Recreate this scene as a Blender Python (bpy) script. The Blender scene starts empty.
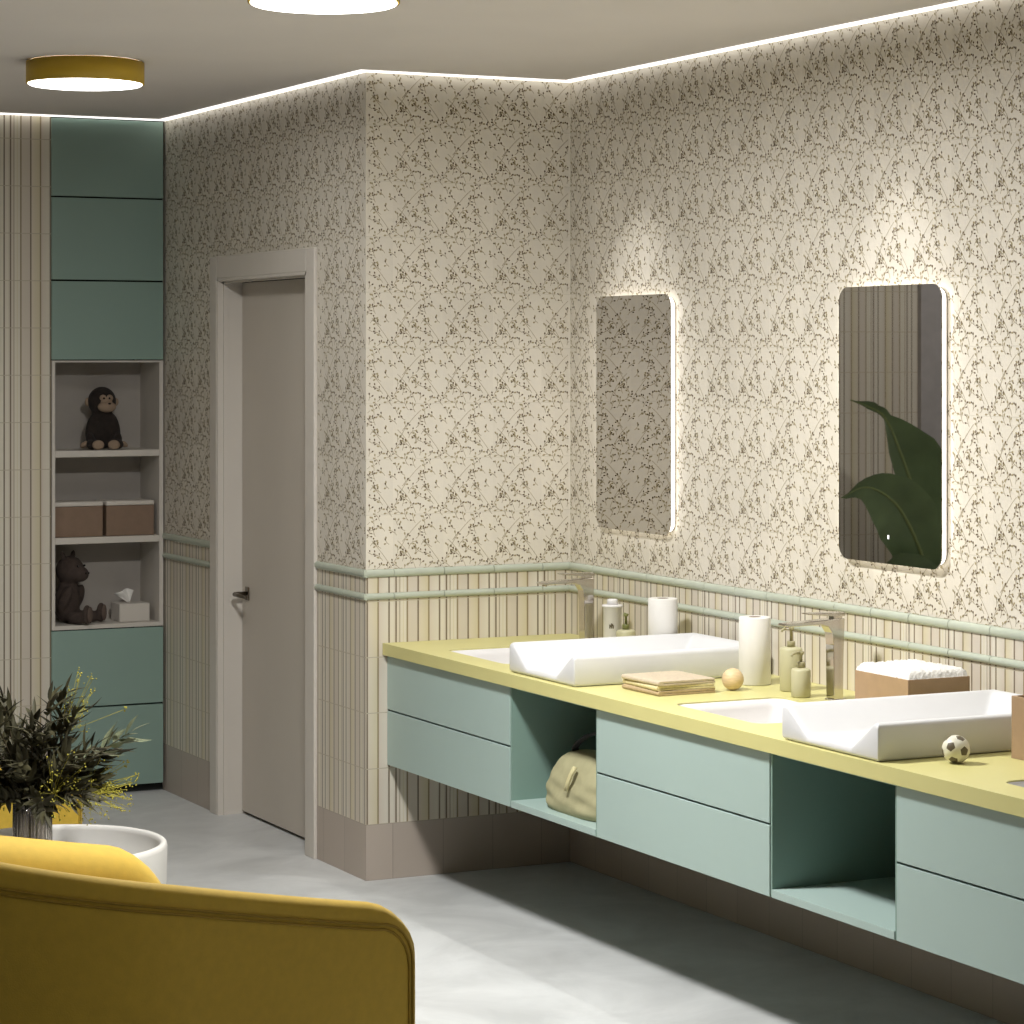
import bpy, bmesh, math, random
from mathutils import Vector, Matrix, Euler
PI = math.pi
C = bpy.context.scene.collection

# ------------------------------------------------------------------ materials
def srgb(r, g, b):
    def f(v):
        v /= 255.0
        return v / 12.92 if v <= 0.04045 else ((v + 0.055) / 1.055) ** 2.4
    return (f(r), f(g), f(b), 1.0)

def new_mat(name):
    m = bpy.data.materials.new(name); m.use_nodes = True
    nt = m.node_tree
    return m, nt, nt.nodes, nt.links, nt.nodes['Principled BSDF']

def mat(name, col, rough=0.5, metal=0.0, var=0.06, scale=14.0, bump=0.0, bscale=60.0, spec=0.5, stretch=None, trans=0.0, sheen=0.0, sub=0.0):
    """plain principled material with a gentle procedural variation"""
    m, nt, N, L, b = new_mat(name)
    tc = N.new('ShaderNodeTexCoord'); vec = tc.outputs['Object']
    if stretch:
        mp = N.new('ShaderNodeMapping'); mp.inputs['Scale'].default_value = stretch
        L.new(vec, mp.inputs['Vector']); vec = mp.outputs['Vector']
    nz = N.new('ShaderNodeTexNoise'); nz.inputs['Scale'].default_value = scale; nz.inputs['Detail'].default_value = 4
    L.new(vec, nz.inputs['Vector'])
    r = N.new('ShaderNodeValToRGB')
    r.color_ramp.elements[0].position = 0.3; r.color_ramp.elements[1].position = 0.7
    r.color_ramp.elements[0].color = [c * (1 - var) for c in col[:3]] + [1]
    r.color_ramp.elements[1].color = [min(1, c * (1 + var)) for c in col[:3]] + [1]
    L.new(nz.outputs['Fac'], r.inputs['Fac']); L.new(r.outputs['Color'], b.inputs['Base Color'])
    b.inputs['Roughness'].default_value = rough; b.inputs['Metallic'].default_value = metal
    b.inputs['Specular IOR Level'].default_value = spec
    b.inputs['Transmission Weight'].default_value = trans
    b.inputs['Sheen Weight'].default_value = sheen
    if bump:
        n2 = N.new('ShaderNodeTexNoise'); n2.inputs['Scale'].default_value = bscale; n2.inputs['Detail'].default_value = 3
        L.new(vec, n2.inputs['Vector'])
        bp = N.new('ShaderNodeBump'); bp.inputs['Strength'].default_value = bump; bp.inputs['Distance'].default_value = 0.01
        L.new(n2.outputs['Fac'], bp.inputs['Height']); L.new(bp.outputs['Normal'], b.inputs['Normal'])
    return m

def emit(name, col, strength):
    m, nt, N, L, b = new_mat(name)
    b.inputs['Base Color'].default_value = (0.8, 0.8, 0.8, 1)
    b.inputs['Emission Color'].default_value = col
    b.inputs['Emission Strength'].default_value = strength
    return m

def pos_axis(N, L, axis, off):
    g = N.new('ShaderNodeNewGeometry'); s = N.new('ShaderNodeSeparateXYZ'); L.new(g.outputs['Position'], s.inputs[0])
    a = N.new('ShaderNodeMath'); a.operation = 'ADD'; a.inputs[1].default_value = off
    L.new(s.outputs[axis], a.inputs[0])
    return a.outputs[0], s.outputs['Z']

def tile_frac(N, L, sock):
    d = N.new('ShaderNodeMath'); d.operation = 'DIVIDE'; d.inputs[1].default_value = 0.2; L.new(sock, d.inputs[0])
    f = N.new('ShaderNodeMath'); f.operation = 'FRACT'; L.new(d.outputs[0], f.inputs[0])
    return f.outputs[0], d.outputs[0]

def joint_mask(N, L, fr, w):
    # 1 inside the tile, 0 on the joint
    a = N.new('ShaderNodeMath'); a.operation = 'SUBTRACT'; a.inputs[1].default_value = 0.5; L.new(fr, a.inputs[0])
    b = N.new('ShaderNodeMath'); b.operation = 'ABSOLUTE'; L.new(a.outputs[0], b.inputs[0])
    c = N.new('ShaderNodeMath'); c.operation = 'LESS_THAN'; c.inputs[1].default_value = 0.5 - w; L.new(b.outputs[0], c.inputs[0])
    return c.outputs[0]

def tile_mat(name, axis, off, zoff, col, joint, jw=0.010, rough=0.45, ramp=None, joint_h=True):
    m, nt, N, L, b = new_mat(name)
    u, z = pos_axis(N, L, axis, off)
    za = N.new('ShaderNodeMath'); za.operation = 'ADD'; za.inputs[1].default_value = zoff; L.new(z, za.inputs[0])
    fu, du = tile_frac(N, L, u); fz, dz = tile_frac(N, L, za.outputs[0])
    mu = joint_mask(N, L, fu, jw); mz = joint_mask(N, L, fz, jw)
    mm = N.new('ShaderNodeMath'); mm.operation = 'MULTIPLY'
    L.new(mz, mm.inputs[0])
    if ramp or 'floral' in name: mm.inputs[1].default_value = 1.0
    else: L.new(mu, mm.inputs[1])
    mix = N.new('ShaderNodeMix'); mix.data_type = 'RGBA'
    L.new(mm.outputs[0], mix.inputs['Factor'])
    mix.inputs['A'].default_value = joint
    if ramp:
        r = N.new('ShaderNodeValToRGB'); cr = r.color_ramp
        cr.elements[0].position = ramp[0][0]; cr.elements[0].color = ramp[0][1]
        cr.elements[1].position = ramp[-1][0]; cr.elements[1].color = ramp[-1][1]
        for p, c in ramp[1:-1]:
            e = cr.elements.new(p); e.color = c
        L.new(fu, r.inputs['Fac']); L.new(r.outputs['Color'], mix.inputs['B'])
        bp = N.new('ShaderNodeBump'); bp.inputs['Strength'].default_value = 0.35; bp.inputs['Distance'].default_value = 0.004
        L.new(r.outputs['Color'], bp.inputs['Height']); L.new(bp.outputs['Normal'], b.inputs['Normal'])
    else:
        # small tone shift from tile to tile
        fl = N.new('ShaderNodeMath'); fl.operation = 'FLOOR'; L.new(du, fl.inputs[0])
        fl2 = N.new('ShaderNodeMath'); fl2.operation = 'FLOOR'; L.new(dz, fl2.inputs[0])
        cb = N.new('ShaderNodeCombineXYZ'); L.new(fl.outputs[0], cb.inputs[0]); L.new(fl2.outputs[0], cb.inputs[1])
        wn = N.new('ShaderNodeTexWhiteNoise'); wn.noise_dimensions = '3D'; L.new(cb.outputs[0], wn.inputs['Vector'])
        r = N.new('ShaderNodeMix'); r.data_type = 'RGBA'; L.new(wn.outputs['Value'], r.inputs['Factor'])
        r.inputs['A'].default_value = [c * 0.97 for c in col[:3]] + [1]; r.inputs['B'].default_value = [min(1, c * 1.03) for c in col[:3]] + [1]
        L.new(r.outputs['Result'], mix.inputs['B'])
        bp = N.new('ShaderNodeBump'); bp.inputs['Strength'].default_value = 0.3; bp.inputs['Distance'].default_value = 0.002
        L.new(mm.outputs[0], bp.inputs['Height']); L.new(bp.outputs['Normal'], b.inputs['Normal'])
    L.new(mix.outputs['Result'], b.inputs['Base Color'])
    b.inputs['Roughness'].default_value = rough
    return m

CREAM = srgb(228, 220, 202); CREAM2 = srgb(224, 213, 192); ROSE = srgb(218, 207, 190); GOLD = srgb(219, 208, 176)
LINE = srgb(122, 106, 82); LINE2 = srgb(152, 134, 98)
def stripe_ramp():
    st = [(0.0, CREAM)]
    lines = [(0.064, LINE, ROSE, CREAM), (0.285, LINE2, CREAM, ROSE), (0.500, LINE, ROSE, CREAM2), (0.712, LINE2, GOLD, ROSE), (0.926, LINE, CREAM, CREAM)]
    st = [(0.0, CREAM)]
    for p, c, a, bcol in lines:
        st += [(p - 0.022, a), (p - 0.008, c), (p + 0.008, c), (p + 0.02, bcol)]
        if abs(p - 0.064) < 1e-6:
            st += [(0.125, ROSE), (0.137, LINE2), (0.149, CREAM), (0.195, CREAM), (0.207, GOLD), (0.220, CREAM)]
    st.append((1.0, CREAM))
    return st
RAMP = stripe_ramp()
WX = -0.824; YB = 2.217; ZC = 2.903
TILE_OFF = {'X': 0.119, 'Y': 0.0}
FLORAL_BASE = srgb(228, 220, 204)
M = {}
for ax in 'XY':
    M['stripe' + ax] = tile_mat('striped_tile_' + ax, ax, 40 + TILE_OFF[ax], 0.0, CREAM, srgb(196, 184, 160), 0.008, 0.4, RAMP)
    M['floral' + ax] = tile_mat('floral_tile_' + ax, ax, 40 + TILE_OFF[ax], 0.09, FLORAL_BASE, srgb(216, 208, 191), 0.005, 0.45)
    M['plinth' + ax] = tile_mat('plinth_tile_' + ax, ax, 40 + TILE_OFF[ax], 0.0, srgb(190, 176, 162), srgb(168, 155, 142), 0.008, 0.45)
M['print_dark'] = mat('print_dark', srgb(112, 94, 66), 0.5)
M['print_tan'] = mat('print_tan', srgb(172, 156, 124), 0.5)
M['print_sage'] = mat('print_sage', srgb(172, 158, 122), 0.5)
M['paint_grey'] = mat('paint_grey', srgb(176, 170, 166), 0.6)
M['ceiling'] = mat('ceiling_paint', srgb(238, 230, 222), 0.85, var=0.02, scale=2)
M['rail'] = mat('sage_glazed_rail', srgb(188, 194, 176), 0.35, var=0.08, scale=5)
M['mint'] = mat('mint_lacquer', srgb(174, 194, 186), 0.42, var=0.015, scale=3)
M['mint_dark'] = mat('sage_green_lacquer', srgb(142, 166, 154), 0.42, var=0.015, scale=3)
M['mint_shaded'] = mat('mint_shaded_panel', srgb(134, 160, 148), 0.42, var=0.015, scale=3)  # mint darkened: the niche shade is put into the panel colour
M['paint_low_bounce'] = mat('low_bounce_wall_paint', srgb(112, 106, 100), 0.7)  # dark tone given to the unseen walls to cut bounced light
M['yellow_top'] = mat('yellow_solid_surface', srgb(216, 208, 140), 0.4, var=0.02, scale=6)
M['white'] = mat('white_ceramic', srgb(236, 232, 228), 0.25, var=0.01)
M['white_lacq'] = mat('white_lacquer', srgb(214, 206, 194), 0.5, var=0.015)
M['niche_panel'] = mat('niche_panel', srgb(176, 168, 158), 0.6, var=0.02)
M['pad'] = mat('white_vinyl', srgb(226, 225, 224), 0.4, var=0.01)
M['chrome'] = mat('chrome', (0.60, 0.565, 0.525, 1), 0.12, 1.0, var=0.01)
M['dark_gap'] = mat('dark_gap', srgb(30, 34, 30), 0.8)
M['door'] = mat('door_paint', srgb(214, 204, 190), 0.5, var=0.015, scale=3)
M['frame'] = mat('door_frame_paint', srgb(222, 214, 202), 0.5, var=0.015, scale=3)
M['handle'] = mat('dark_nickel', srgb(120, 112, 100), 0.3, 1.0)
M['mustard'] = mat('mustard_upholstery', srgb(206, 170, 56), 0.8, var=0.05, scale=40, bump=0.05, bscale=300, sheen=0.15)
M['piping'] = mat('mustard_seam_shade', srgb(168, 134, 40), 0.8)  # mustard darkened to carry the shade of the seam grooves
M['table'] = mat('white_matt_table', srgb(226, 222, 214), 0.5, var=0.01)
M['brown'] = mat('kraft_board', srgb(176, 146, 112), 0.75, var=0.05, scale=25, bump=0.04, bscale=150)
M['brown_dark'] = mat('brown_board', srgb(136, 112, 92), 0.75, var=0.05, scale=25)
M['fleece'] = mat('white_fleece', srgb(244, 240, 232), 0.95, var=0.04, scale=80, bump=0.6, bscale=120, sheen=0.3)
M['paper'] = mat('white_paper', srgb(236, 232, 224), 0.9, var=0.015, bump=0.05, bscale=200)
M['core'] = mat('cardboard_core', srgb(150, 134, 116), 0.9)
M['sage'] = mat('sage_plastic', srgb(196, 190, 152), 0.45, var=0.015)
M['sage_pump'] = mat('sage_pump', srgb(170, 162, 124), 0.4, var=0.02)
M['clear_green'] = mat('green_liquid', srgb(120, 122, 70), 0.3)
M['wood'] = mat('pale_wood', srgb(226, 198, 152), 0.5, var=0.12, scale=30, stretch=(1, 1, 6))
M['cloth_beige'] = mat('beige_muslin', srgb(200, 184, 158), 0.95, var=0.08, scale=90, bump=0.25, bscale=160)
M['cloth_cream'] = mat('cream_muslin', srgb(220, 206, 158), 0.95, var=0.08, scale=90, bump=0.25, bscale=160)
M['cloth_tan'] = mat('tan_muslin', srgb(186, 162, 124), 0.95, var=0.08, scale=90, bump=0.25, bscale=160)
M['ball_white'] = mat('ball_white', srgb(232, 228, 208), 0.4, var=0.01)
M['ball_dark'] = mat('ball_dark', srgb(98, 88, 66), 0.45)
M['bag'] = mat('olive_canvas', srgb(172, 166, 128), 0.85, var=0.06, scale=30, bump=0.12, bscale=40)
M['bag_trim'] = mat('pale_canvas', srgb(206, 196, 148), 0.85)
M['black_web'] = mat('black_webbing', srgb(22, 22, 20), 0.8)
M['plush_black'] = mat('black_plush', srgb(40, 32, 26), 0.95, var=0.2, scale=60, bump=0.4, bscale=180, sheen=0.05)
M['plush_skin'] = mat('beige_plush', srgb(156, 134, 112), 0.95, var=0.05, scale=60, bump=0.3, bscale=180)
M['plush_brown'] = mat('brown_plush', srgb(70, 58, 51), 0.95, var=0.15, scale=60, bump=0.4, bscale=180)
M['plush_brown2'] = mat('pale_brown_plush', srgb(104, 88, 78), 0.95, var=0.1, scale=60, bump=0.4, bscale=180)
M['eye'] = mat('black_bead', srgb(12, 11, 10), 0.2)
M['leaf_dark'] = mat('dark_leaf', srgb(66, 62, 38), 0.6, var=0.35, scale=18)
M['leaf_pale'] = mat('pale_leaf', srgb(128, 134, 104), 0.45, var=0.2, scale=18)
M['stem'] = mat('brown_stem', srgb(70, 58, 36), 0.7)
M['sprig'] = mat('yellow_green_sprig', srgb(176, 166, 60), 0.7, var=0.2)
M['banana_leaf'] = mat('banana_leaf', srgb(104, 122, 84), 0.4, var=0.25, scale=5)
M['banana_rib'] = mat('banana_midrib', srgb(128, 140, 88), 0.45)
M['pot'] = mat('grey_pot', srgb(140, 134, 126), 0.7)
M['soil'] = mat('soil', srgb(58, 46, 36), 0.95, bump=0.5, bscale=90)
M['lamp_ring'] = mat('ochre_ring', srgb(214, 176, 50), 0.5, var=0.02)
M['glow'] = emit('lamp_diffuser', (1.0, 0.98, 0.93, 1), 6.0)
M['glow_key'] = emit('lamp_diffuser_key', (1.0, 0.98, 0.93, 1), 12.0)
M['led'] = emit('led_strip', (1.0, 0.97, 0.93, 1), 1.5)
M['led_mirror'] = emit('led_mirror', (1.0, 0.95, 0.88, 1), 3.2)
M['touch'] = emit('touch_light', (1, 1, 1, 1), 0.8)
m, nt, N, L, b = new_mat('mirror_glass')
b.inputs['Metallic'].default_value = 1.0; b.inputs['Roughness'].default_value = 0.015
b.inputs['Base Color'].default_value = (0.55, 0.535, 0.515, 1); M['mirror'] = m
m, nt, N, L, b = new_mat('ribbed_glass')
b.inputs['Base Color'].default_value = (0.80, 0.76, 0.72, 1); b.inputs['Roughness'].default_value = 0.12
b.inputs['Transmission Weight'].default_value = 0.92; b.inputs['IOR'].default_value = 1.4; M['glass'] = m
# floor: grey concrete with soft clouds
m, nt, N, L, b = new_mat('grey_concrete_floor')
g = N.new('ShaderNodeNewGeometry')
n1 = N.new('ShaderNodeTexNoise'); n1.inputs['Scale'].default_value = 2.4; n1.inputs['Detail'].default_value = 7; n1.inputs['Roughness'].default_value = 0.6; n1.inputs['Distortion'].default_value = 0.6
L.new(g.outputs['Position'], n1.inputs['Vector'])
r = N.new('ShaderNodeValToRGB'); r.color_ramp.elements[0].position = 0.36; r.color_ramp.elements[1].position = 0.64
r.color_ramp.elements[0].color = srgb(194, 194, 191); r.color_ramp.elements[1].color = srgb(218, 218, 215)
L.new(n1.outputs['Fac'], r.inputs['Fac']); L.new(r.outputs['Color'], b.inputs['Base Color'])
r2 = N.new('ShaderNodeMapRange'); r2.inputs['To Min'].default_value = 0.42; r2.inputs['To Max'].default_value = 0.6
L.new(n1.outputs['Fac'], r2.inputs['Value']); L.new(r2.outputs['Result'], b.inputs['Roughness'])
M['floor'] = m

# ------------------------------------------------------------------ geometry helpers
class MB:
    def __init__(s): s.bm = bmesh.new(); s.mats = []
    def mi(s, m):
        if m not in s.mats: s.mats.append(m)
        return s.mats.index(m)
    def _take(s, t, m, mtx=None, smooth=False):
        i = s.mi(m); mp = {}
        for v in t.verts:
            mp[v] = s.bm.verts.new(mtx @ v.co if mtx else v.co)
        for f in t.faces:
            try:
                nf = s.bm.faces.new([mp[v] for v in f.verts]); nf.material_index = i; nf.smooth = f.smooth if smooth == 'keep' else bool(smooth)
            except ValueError: pass
        t.free()
    def box(s, x0, x1, y0, y1, z0, z1, m, r=0.0, seg=2, mtx=None):
        t = bmesh.new(); bmesh.ops.create_cube(t, size=1)
        for v in t.verts:
            v.co = ((x0 + x1) / 2 + v.co.x * (x1 - x0), (y0 + y1) / 2 + v.co.y * (y1 - y0), (z0 + z1) / 2 + v.co.z * (z1 - z0))
        if r: bmesh.ops.bevel(t, geom=list(t.edges), offset=r, segments=seg, profile=0.5, affect='EDGES')
        s._take(t, m, mtx, bool(r) and seg > 2); return s
    def lathe(s, prof, m, n=40, mtx=None, smooth=True, rmod=None):
        t = bmesh.new(); rings = []
        for (r, z) in prof:
            if r < 1e-6: rings.append([t.verts.new((0, 0, z))])
            else:
                rings.append([t.verts.new(((r * (rmod(a) if rmod else 1)) * math.cos(a), (r * (rmod(a) if rmod else 1)) * math.sin(a), z)) for a in [2 * PI * k / n for k in range(n)]])
        for A, B in zip(rings, rings[1:]):
            for k in range(n):
                a0, a1 = A[k % len(A)], A[(k + 1) % len(A)]; b0, b1 = B[k % len(B)], B[(k + 1) % len(B)]
                vs = []
                for v in (a0, a1, b1, b0):
                    if v not in vs: vs.append(v)
                if len(vs) > 2:
                    try: t.faces.new(vs)
                    except ValueError: pass
        s._take(t, m, mtx, smooth); return s
    def ball(s, c, rad, m, mtx=None, u=20, v=14):
        t = bmesh.new(); bmesh.ops.create_uvsphere(t, u_segments=u, v_segments=v, radius=1)
        rr = rad if hasattr(rad, '__len__') else (rad, rad, rad)
        T = Matrix.Translation(c) @ (mtx or Matrix()) @ Matrix.Diagonal((rr[0], rr[1], rr[2], 1))
        s._take(t, m, T, True); return s
    def tube(s, pts, rad, m, n=8, caps=True):
        pts = [Vector(p) for p in pts]; rs = rad if hasattr(rad, '__len__') else [rad] * len(pts)
        t = bmesh.new(); rings = []; up = Vector((0, 0, 1)); prev = None
        for i, p in enumerate(pts):
            d = (pts[min(i + 1, len(pts) - 1)] - pts[max(i - 1, 0)]).normalized()
            if prev is None:
                a = d.cross(up)
                if a.length < 1e-3: a = d.cross(Vector((1, 0, 0)))
            else: a = prev - d * prev.dot(d)
            a.normalize(); prev = a; bb = d.cross(a)
            rings.append([t.verts.new(p + (a * math.cos(2 * PI * k / n) + bb * math.sin(2 * PI * k / n)) * rs[i]) for k in range(n)])
        for A, B in zip(rings, rings[1:]):
            for k in range(n): t.faces.new((A[k], A[(k + 1) % n], B[(k + 1) % n], B[k]))
        if caps: t.faces.new(rings[0][::-1]); t.faces.new(rings[-1])
        s._take(t, m, None, True); return s
    def prism(s, poly, m, h0, h1, axis='Z', smooth=False, mtx=None, bevel=0.0):
        # poly of (a, b) pairs; extruded along axis between h0 and h1
        def P(a, b, h): return {'Z': (a, b, h), 'Y': (a, h, b), 'X': (h, a, b)}[axis]
        t = bmesh.new()
        A = [t.verts.new(P(a, b, h0)) for a, b in poly]; B = [t.verts.new(P(a, b, h1)) for a, b in poly]
        n = len(poly); t.faces.new(A[::-1]); t.faces.new(B)
        for k in range(n): t.faces.new((A[k], A[(k + 1) % n], B[(k + 1) % n], B[k]))
        bmesh.ops.recalc_face_normals(t, faces=t.faces)
        if bevel:
            bmesh.ops.bevel(t, geom=[e for e in t.edges if len(e.link_faces) == 2 and e.calc_face_angle() > 0.6], offset=bevel, segments=2, profile=0.5, affect='EDGES')
        if smooth:
            for f in t.faces: f.smooth = len(f.verts) == 4
            bmesh.ops.split_edges(t, edges=[e for e in t.edges if any(len(f.verts) != 4 for f in e.link_faces)])
        s._take(t, m, mtx, smooth and 'keep'); return s
    def grid(s, P, m, smooth=True, wrap_u=False, cap=False):
        # P[i][j] points
        vs = [[s.bm.verts.new(p) for p in row] for row in P]; i_ = s.mi(m)
        nu = len(vs)
        for i in range(nu if wrap_u else nu - 1):
            A, B = vs[i], vs[(i + 1) % nu]
            for j in range(len(A) - 1):
                f = s.bm.faces.new((A[j], B[j], B[j + 1], A[j + 1])); f.material_index = i_; f.smooth = smooth
        return vs
    def poly(s, pts, m, smooth=False):
        f = s.bm.faces.new([s.bm.verts.new(p) for p in pts]); f.material_index = s.mi(m); f.smooth = smooth; return s
    def build(s, name, parent=None, loc=(0, 0, 0), rotz=0.0, recalc=True):
        if recalc: bmesh.ops.recalc_face_normals(s.bm, faces=s.bm.faces)
        me = bpy.data.meshes.new(name); s.bm.to_mesh(me); s.bm.free()
        for m in s.mats: me.materials.append(M[m])
        o = bpy.data.objects.new(name, me); C.objects.link(o)
        o.location = loc; o.rotation_euler = (0, 0, rotz)
        if parent: o.parent = parent
        return o

def tag(o, label, cat, group=None):
    o['label'] = label; o['category'] = cat
    if group: o['group'] = group
    return o
def thing(name, label, cat, loc=(0, 0, 0), rotz=0.0, group=None, scale=1.0):
    o = bpy.data.objects.new(name, None); C.objects.link(o)
    o.empty_display_size = 0.05
    o.location = loc; o.rotation_euler = (0, 0, rotz); o.scale = (scale,) * 3
    return tag(o, label, cat, group)
def struct(o): o['kind'] = 'structure'; return o
def part(o, label=None):
    if label: o['label'] = label
    return o
def copy_tree(o, parent=None):
    c = o.copy(); C.objects.link(c)
    if parent: c.parent = parent
    for ch in list(o.children): copy_tree(ch, c)
    return c
def dup(o, label, loc, rotz=None, scale=None):
    c = copy_tree(o); c['label'] = label; c.location = loc
    if rotz is not None: c.rotation_euler = (0, 0, rotz)
    if scale: c.scale = (scale,) * 3
    return c
def rrect(w, h, r, n=8):
    pts = []
    for cx, cy, a0 in ((w / 2 - r, h / 2 - r, 0), (-w / 2 + r, h / 2 - r, 90), (-w / 2 + r, -h / 2 + r, 180), (w / 2 - r, -h / 2 + r, 270)):
        for k in range(n + 1):
            a = math.radians(a0 + 90 * k / n); pts.append((cx + r * math.cos(a), cy + r * math.sin(a)))
    return pts

# ------------------------------------------------------------------ tile print (one 20 cm tile, repeated)
def make_motifs(seed=11):
    rnd = random.Random(seed); out = []      # (material, centre, polygon) in tile units 0..1
    def ribbon(p, q, w, m):
        d = Vector(q) - Vector(p)
        if d.length < 1e-6: return
        n = Vector((-d.y, d.x)).normalized() * w / 2
        p, q = Vector(p), Vector(q)
        out.append((m, (p + q) / 2, [p - n, q - n, q + n, p + n]))
    def drop(p, ang, l, w, m):
        d = Vector((math.cos(ang), math.sin(ang))); n = Vector((-d.y, d.x)); p = Vector(p)
        pts = [p, p + d * l * .35 - n * w * .45, p + d * l * .7 - n * w * .5, p + d * l, p + d * l * .7 + n * w * .5, p + d * l * .35 + n * w * .45]
        out.append((m, p + d * l * .5, pts))
    pts = []; tries = 0
    while len(pts) < 27 and tries < 4000:
        tries += 1; p = Vector((rnd.random(), rnd.random()))
        if all(min(abs(p.x - q.x), 1 - abs(p.x - q.x)) ** 2 + min(abs(p.y - q.y), 1 - abs(p.y - q.y)) ** 2 >.135 ** 2 for q in pts): pts.append(p)
    for p0 in pts:                        # little sprigs: a bent stalk with buds and leaves
        ang = math.radians(rnd.choice((70, 100, 125, 140, 50)) + rnd.uniform(-20, 20)); bend = rnd.uniform(-.35, .35)
        p = p0.copy(); side = rnd.choice((-1, 1)); n = rnd.choice((2, 3, 3, 4))
        for k in range(n):
            q = p + Vector((math.cos(ang), math.sin(ang))) * .048
            ribbon(p, q, .0085, 'print_tan')
            ta = ang + side * rnd.uniform(.55, 1.1); e = q + Vector((math.cos(ta), math.sin(ta))) * rnd.uniform(.018, .045)
            ribbon(q, e, .007, 'print_tan')
            if rnd.random() < .6: drop(e, ta, rnd.uniform(.038, .052), rnd.uniform(.022, .029), 'print_dark')
            else: drop(e, ta, rnd.uniform(.05, .072), .031, 'print_sage')
            side = -side; p = q; ang += bend
        drop(p, ang, .05, .028, 'print_dark' if rnd.random() < .6 else 'print_sage')
    for sx, sy, a in ((.98, .05, 125), (.45, .02, 112), (.15, .40, 60)):      # long fine stems between them
        p = Vector((sx, sy)); ang = math.radians(a); bend = rnd.uniform(-.13, .13)
        for k in range(9):
            q = p + Vector((math.cos(ang), math.sin(ang))) * .07
            ribbon(p, q, .008, 'print_tan'); p = q; ang += bend
    return out
MOTIFS = make_motifs()

def wall(name, axis, fixed, a0, a1, into, bands, openings=(), prints=None, thick=0.12, skip=()):
    """axis 'X': wall along x at y=fixed; axis 'Y': along y at x=fixed. into=+1/-1: direction from the wall into the room.
       bands: (z0, z1, material); prints: (z0, z1, b0, b1) range carrying the printed sprigs"""
    mb = MB(); cuts = sorted({a0, a1} | {o for op in openings for o in op[:2]})
    back = fixed - into * thick
    for u0, u1 in zip(cuts, cuts[1:]):
        op = next((o for o in openings if o[0] <= u0 and u1 <= o[1]), None)
        for z0, z1, m in bands:
            zz = z0
            if op:
                if z1 <= op[2]: continue
                zz = max(z0, op[2])
            lo, hi = min(fixed, back), max(fixed, back)
            if axis == 'X': mb.box(u0, u1, lo, hi, zz, z1, m)
            else: mb.box(lo, hi, u0, u1, zz, z1, m)
    if prints:
        pz0, pz1, b0, b1 = prints; off = TILE_OFF[axis]; d = fixed + into * 0.0006
        i0 = math.floor((b0 + off) / .2) - 1; i1 = math.ceil((b1 + off) / .2) + 1
        nz = math.ceil((pz1 - pz0) / .2)
        sgn = 1 if axis == 'X' else -1      # keep the sprigs the same way round as seen from the room
        for i in range(i0, i1):
            for j in range(nz):
                for m, c, pts in MOTIFS:
                    du, dv = math.floor(c.x), math.floor(c.y)
                    q = [((p.x - du), (p.y - dv)) for p in pts]
                    w = []
                    ok = True
                    for pu, pv in q:
                        u = (i + (pu if sgn > 0 else 1 - pu)) * .2 - off; z = pz0 + (j + pv) * .2
                        if not (b0 + .002 < u < b1 - .002 and pz0 < z < pz1 - .004): ok = False; break
                        for o in list(openings) + list(skip):
                            if o[0] - .002 < u < o[1] + .002 and z < o[2] + .002: ok = False
                        w.append((u, d, z) if axis == 'X' else (d, u, z))
                    if ok: mb.poly(w, m)
    return struct(mb.build(name, recalc=False))

# ------------------------------------------------------------------ the room
ROOM_X0, ROOM_Y0 = -6.2, -10.0
fl = MB(); fl.box(ROOM_X0 - .12, .12, ROOM_Y0 - .12, YB + .5, -.1, 0, 'floor'); struct(fl.build('floor'))
ce = MB(); ce.box(ROOM_X0 - .12, .12, ROOM_Y0 - .12, YB + .5, ZC, ZC + .1, 'ceiling'); struct(ce.build('ceiling'))
def bands(ax, floral=True):
    return [(0, .2, 'plinth' + ax), (.2, 1.11, 'stripe' + ax), (1.11, ZC, 'floral' + ax)] if floral else [(0, .2, 'plinth' + ax), (.2, ZC, 'stripe' + ax)]
DOOR = (0.545, 1.53, 2.20); CASE = (0.463, 1.61, 2.288)
wall('wall_right', 'Y', 0.0, ROOM_Y0, 0.0, -1, bands('Y'), prints=(1.11, ZC, -4.6, 0.0))
wall('wall_middle', 'X', 0.0, WX + .0004, 0.12, -1, bands('X'), prints=(1.11, ZC, WX, 0.0))
wall('wall_left', 'Y', WX, 0.0008, YB + .42, -1, bands('Y'), openings=[DOOR], prints=(1.11, ZC, 0.0, YB), skip=[CASE])
UX0, UX1 = -1.331, WX
wall('wall_back', 'X', YB, -3.17, UX0, -1, bands('X', False), thick=.42)
wall('wall_pier', 'X', YB - .03, ROOM_X0, -3.17, -1, [(0, .2, 'plinthX'), (.2, ZC, 'paint_grey')], thick=.45)
wall('wall_front', 'X', ROOM_Y0, ROOM_X0, 0.0, 1, [(0, .2, 'plinthX'), (.2, ZC, 'paint_low_bounce')])
wall('wall_far', 'Y', ROOM_X0, ROOM_Y0, YB, 1, [(0, .2, 'plinthY'), (.2, ZC, 'paint_low_bounce')])
# wall end piece of the left wall at the corner (y 0..0.12) is the middle wall's thickness

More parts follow.
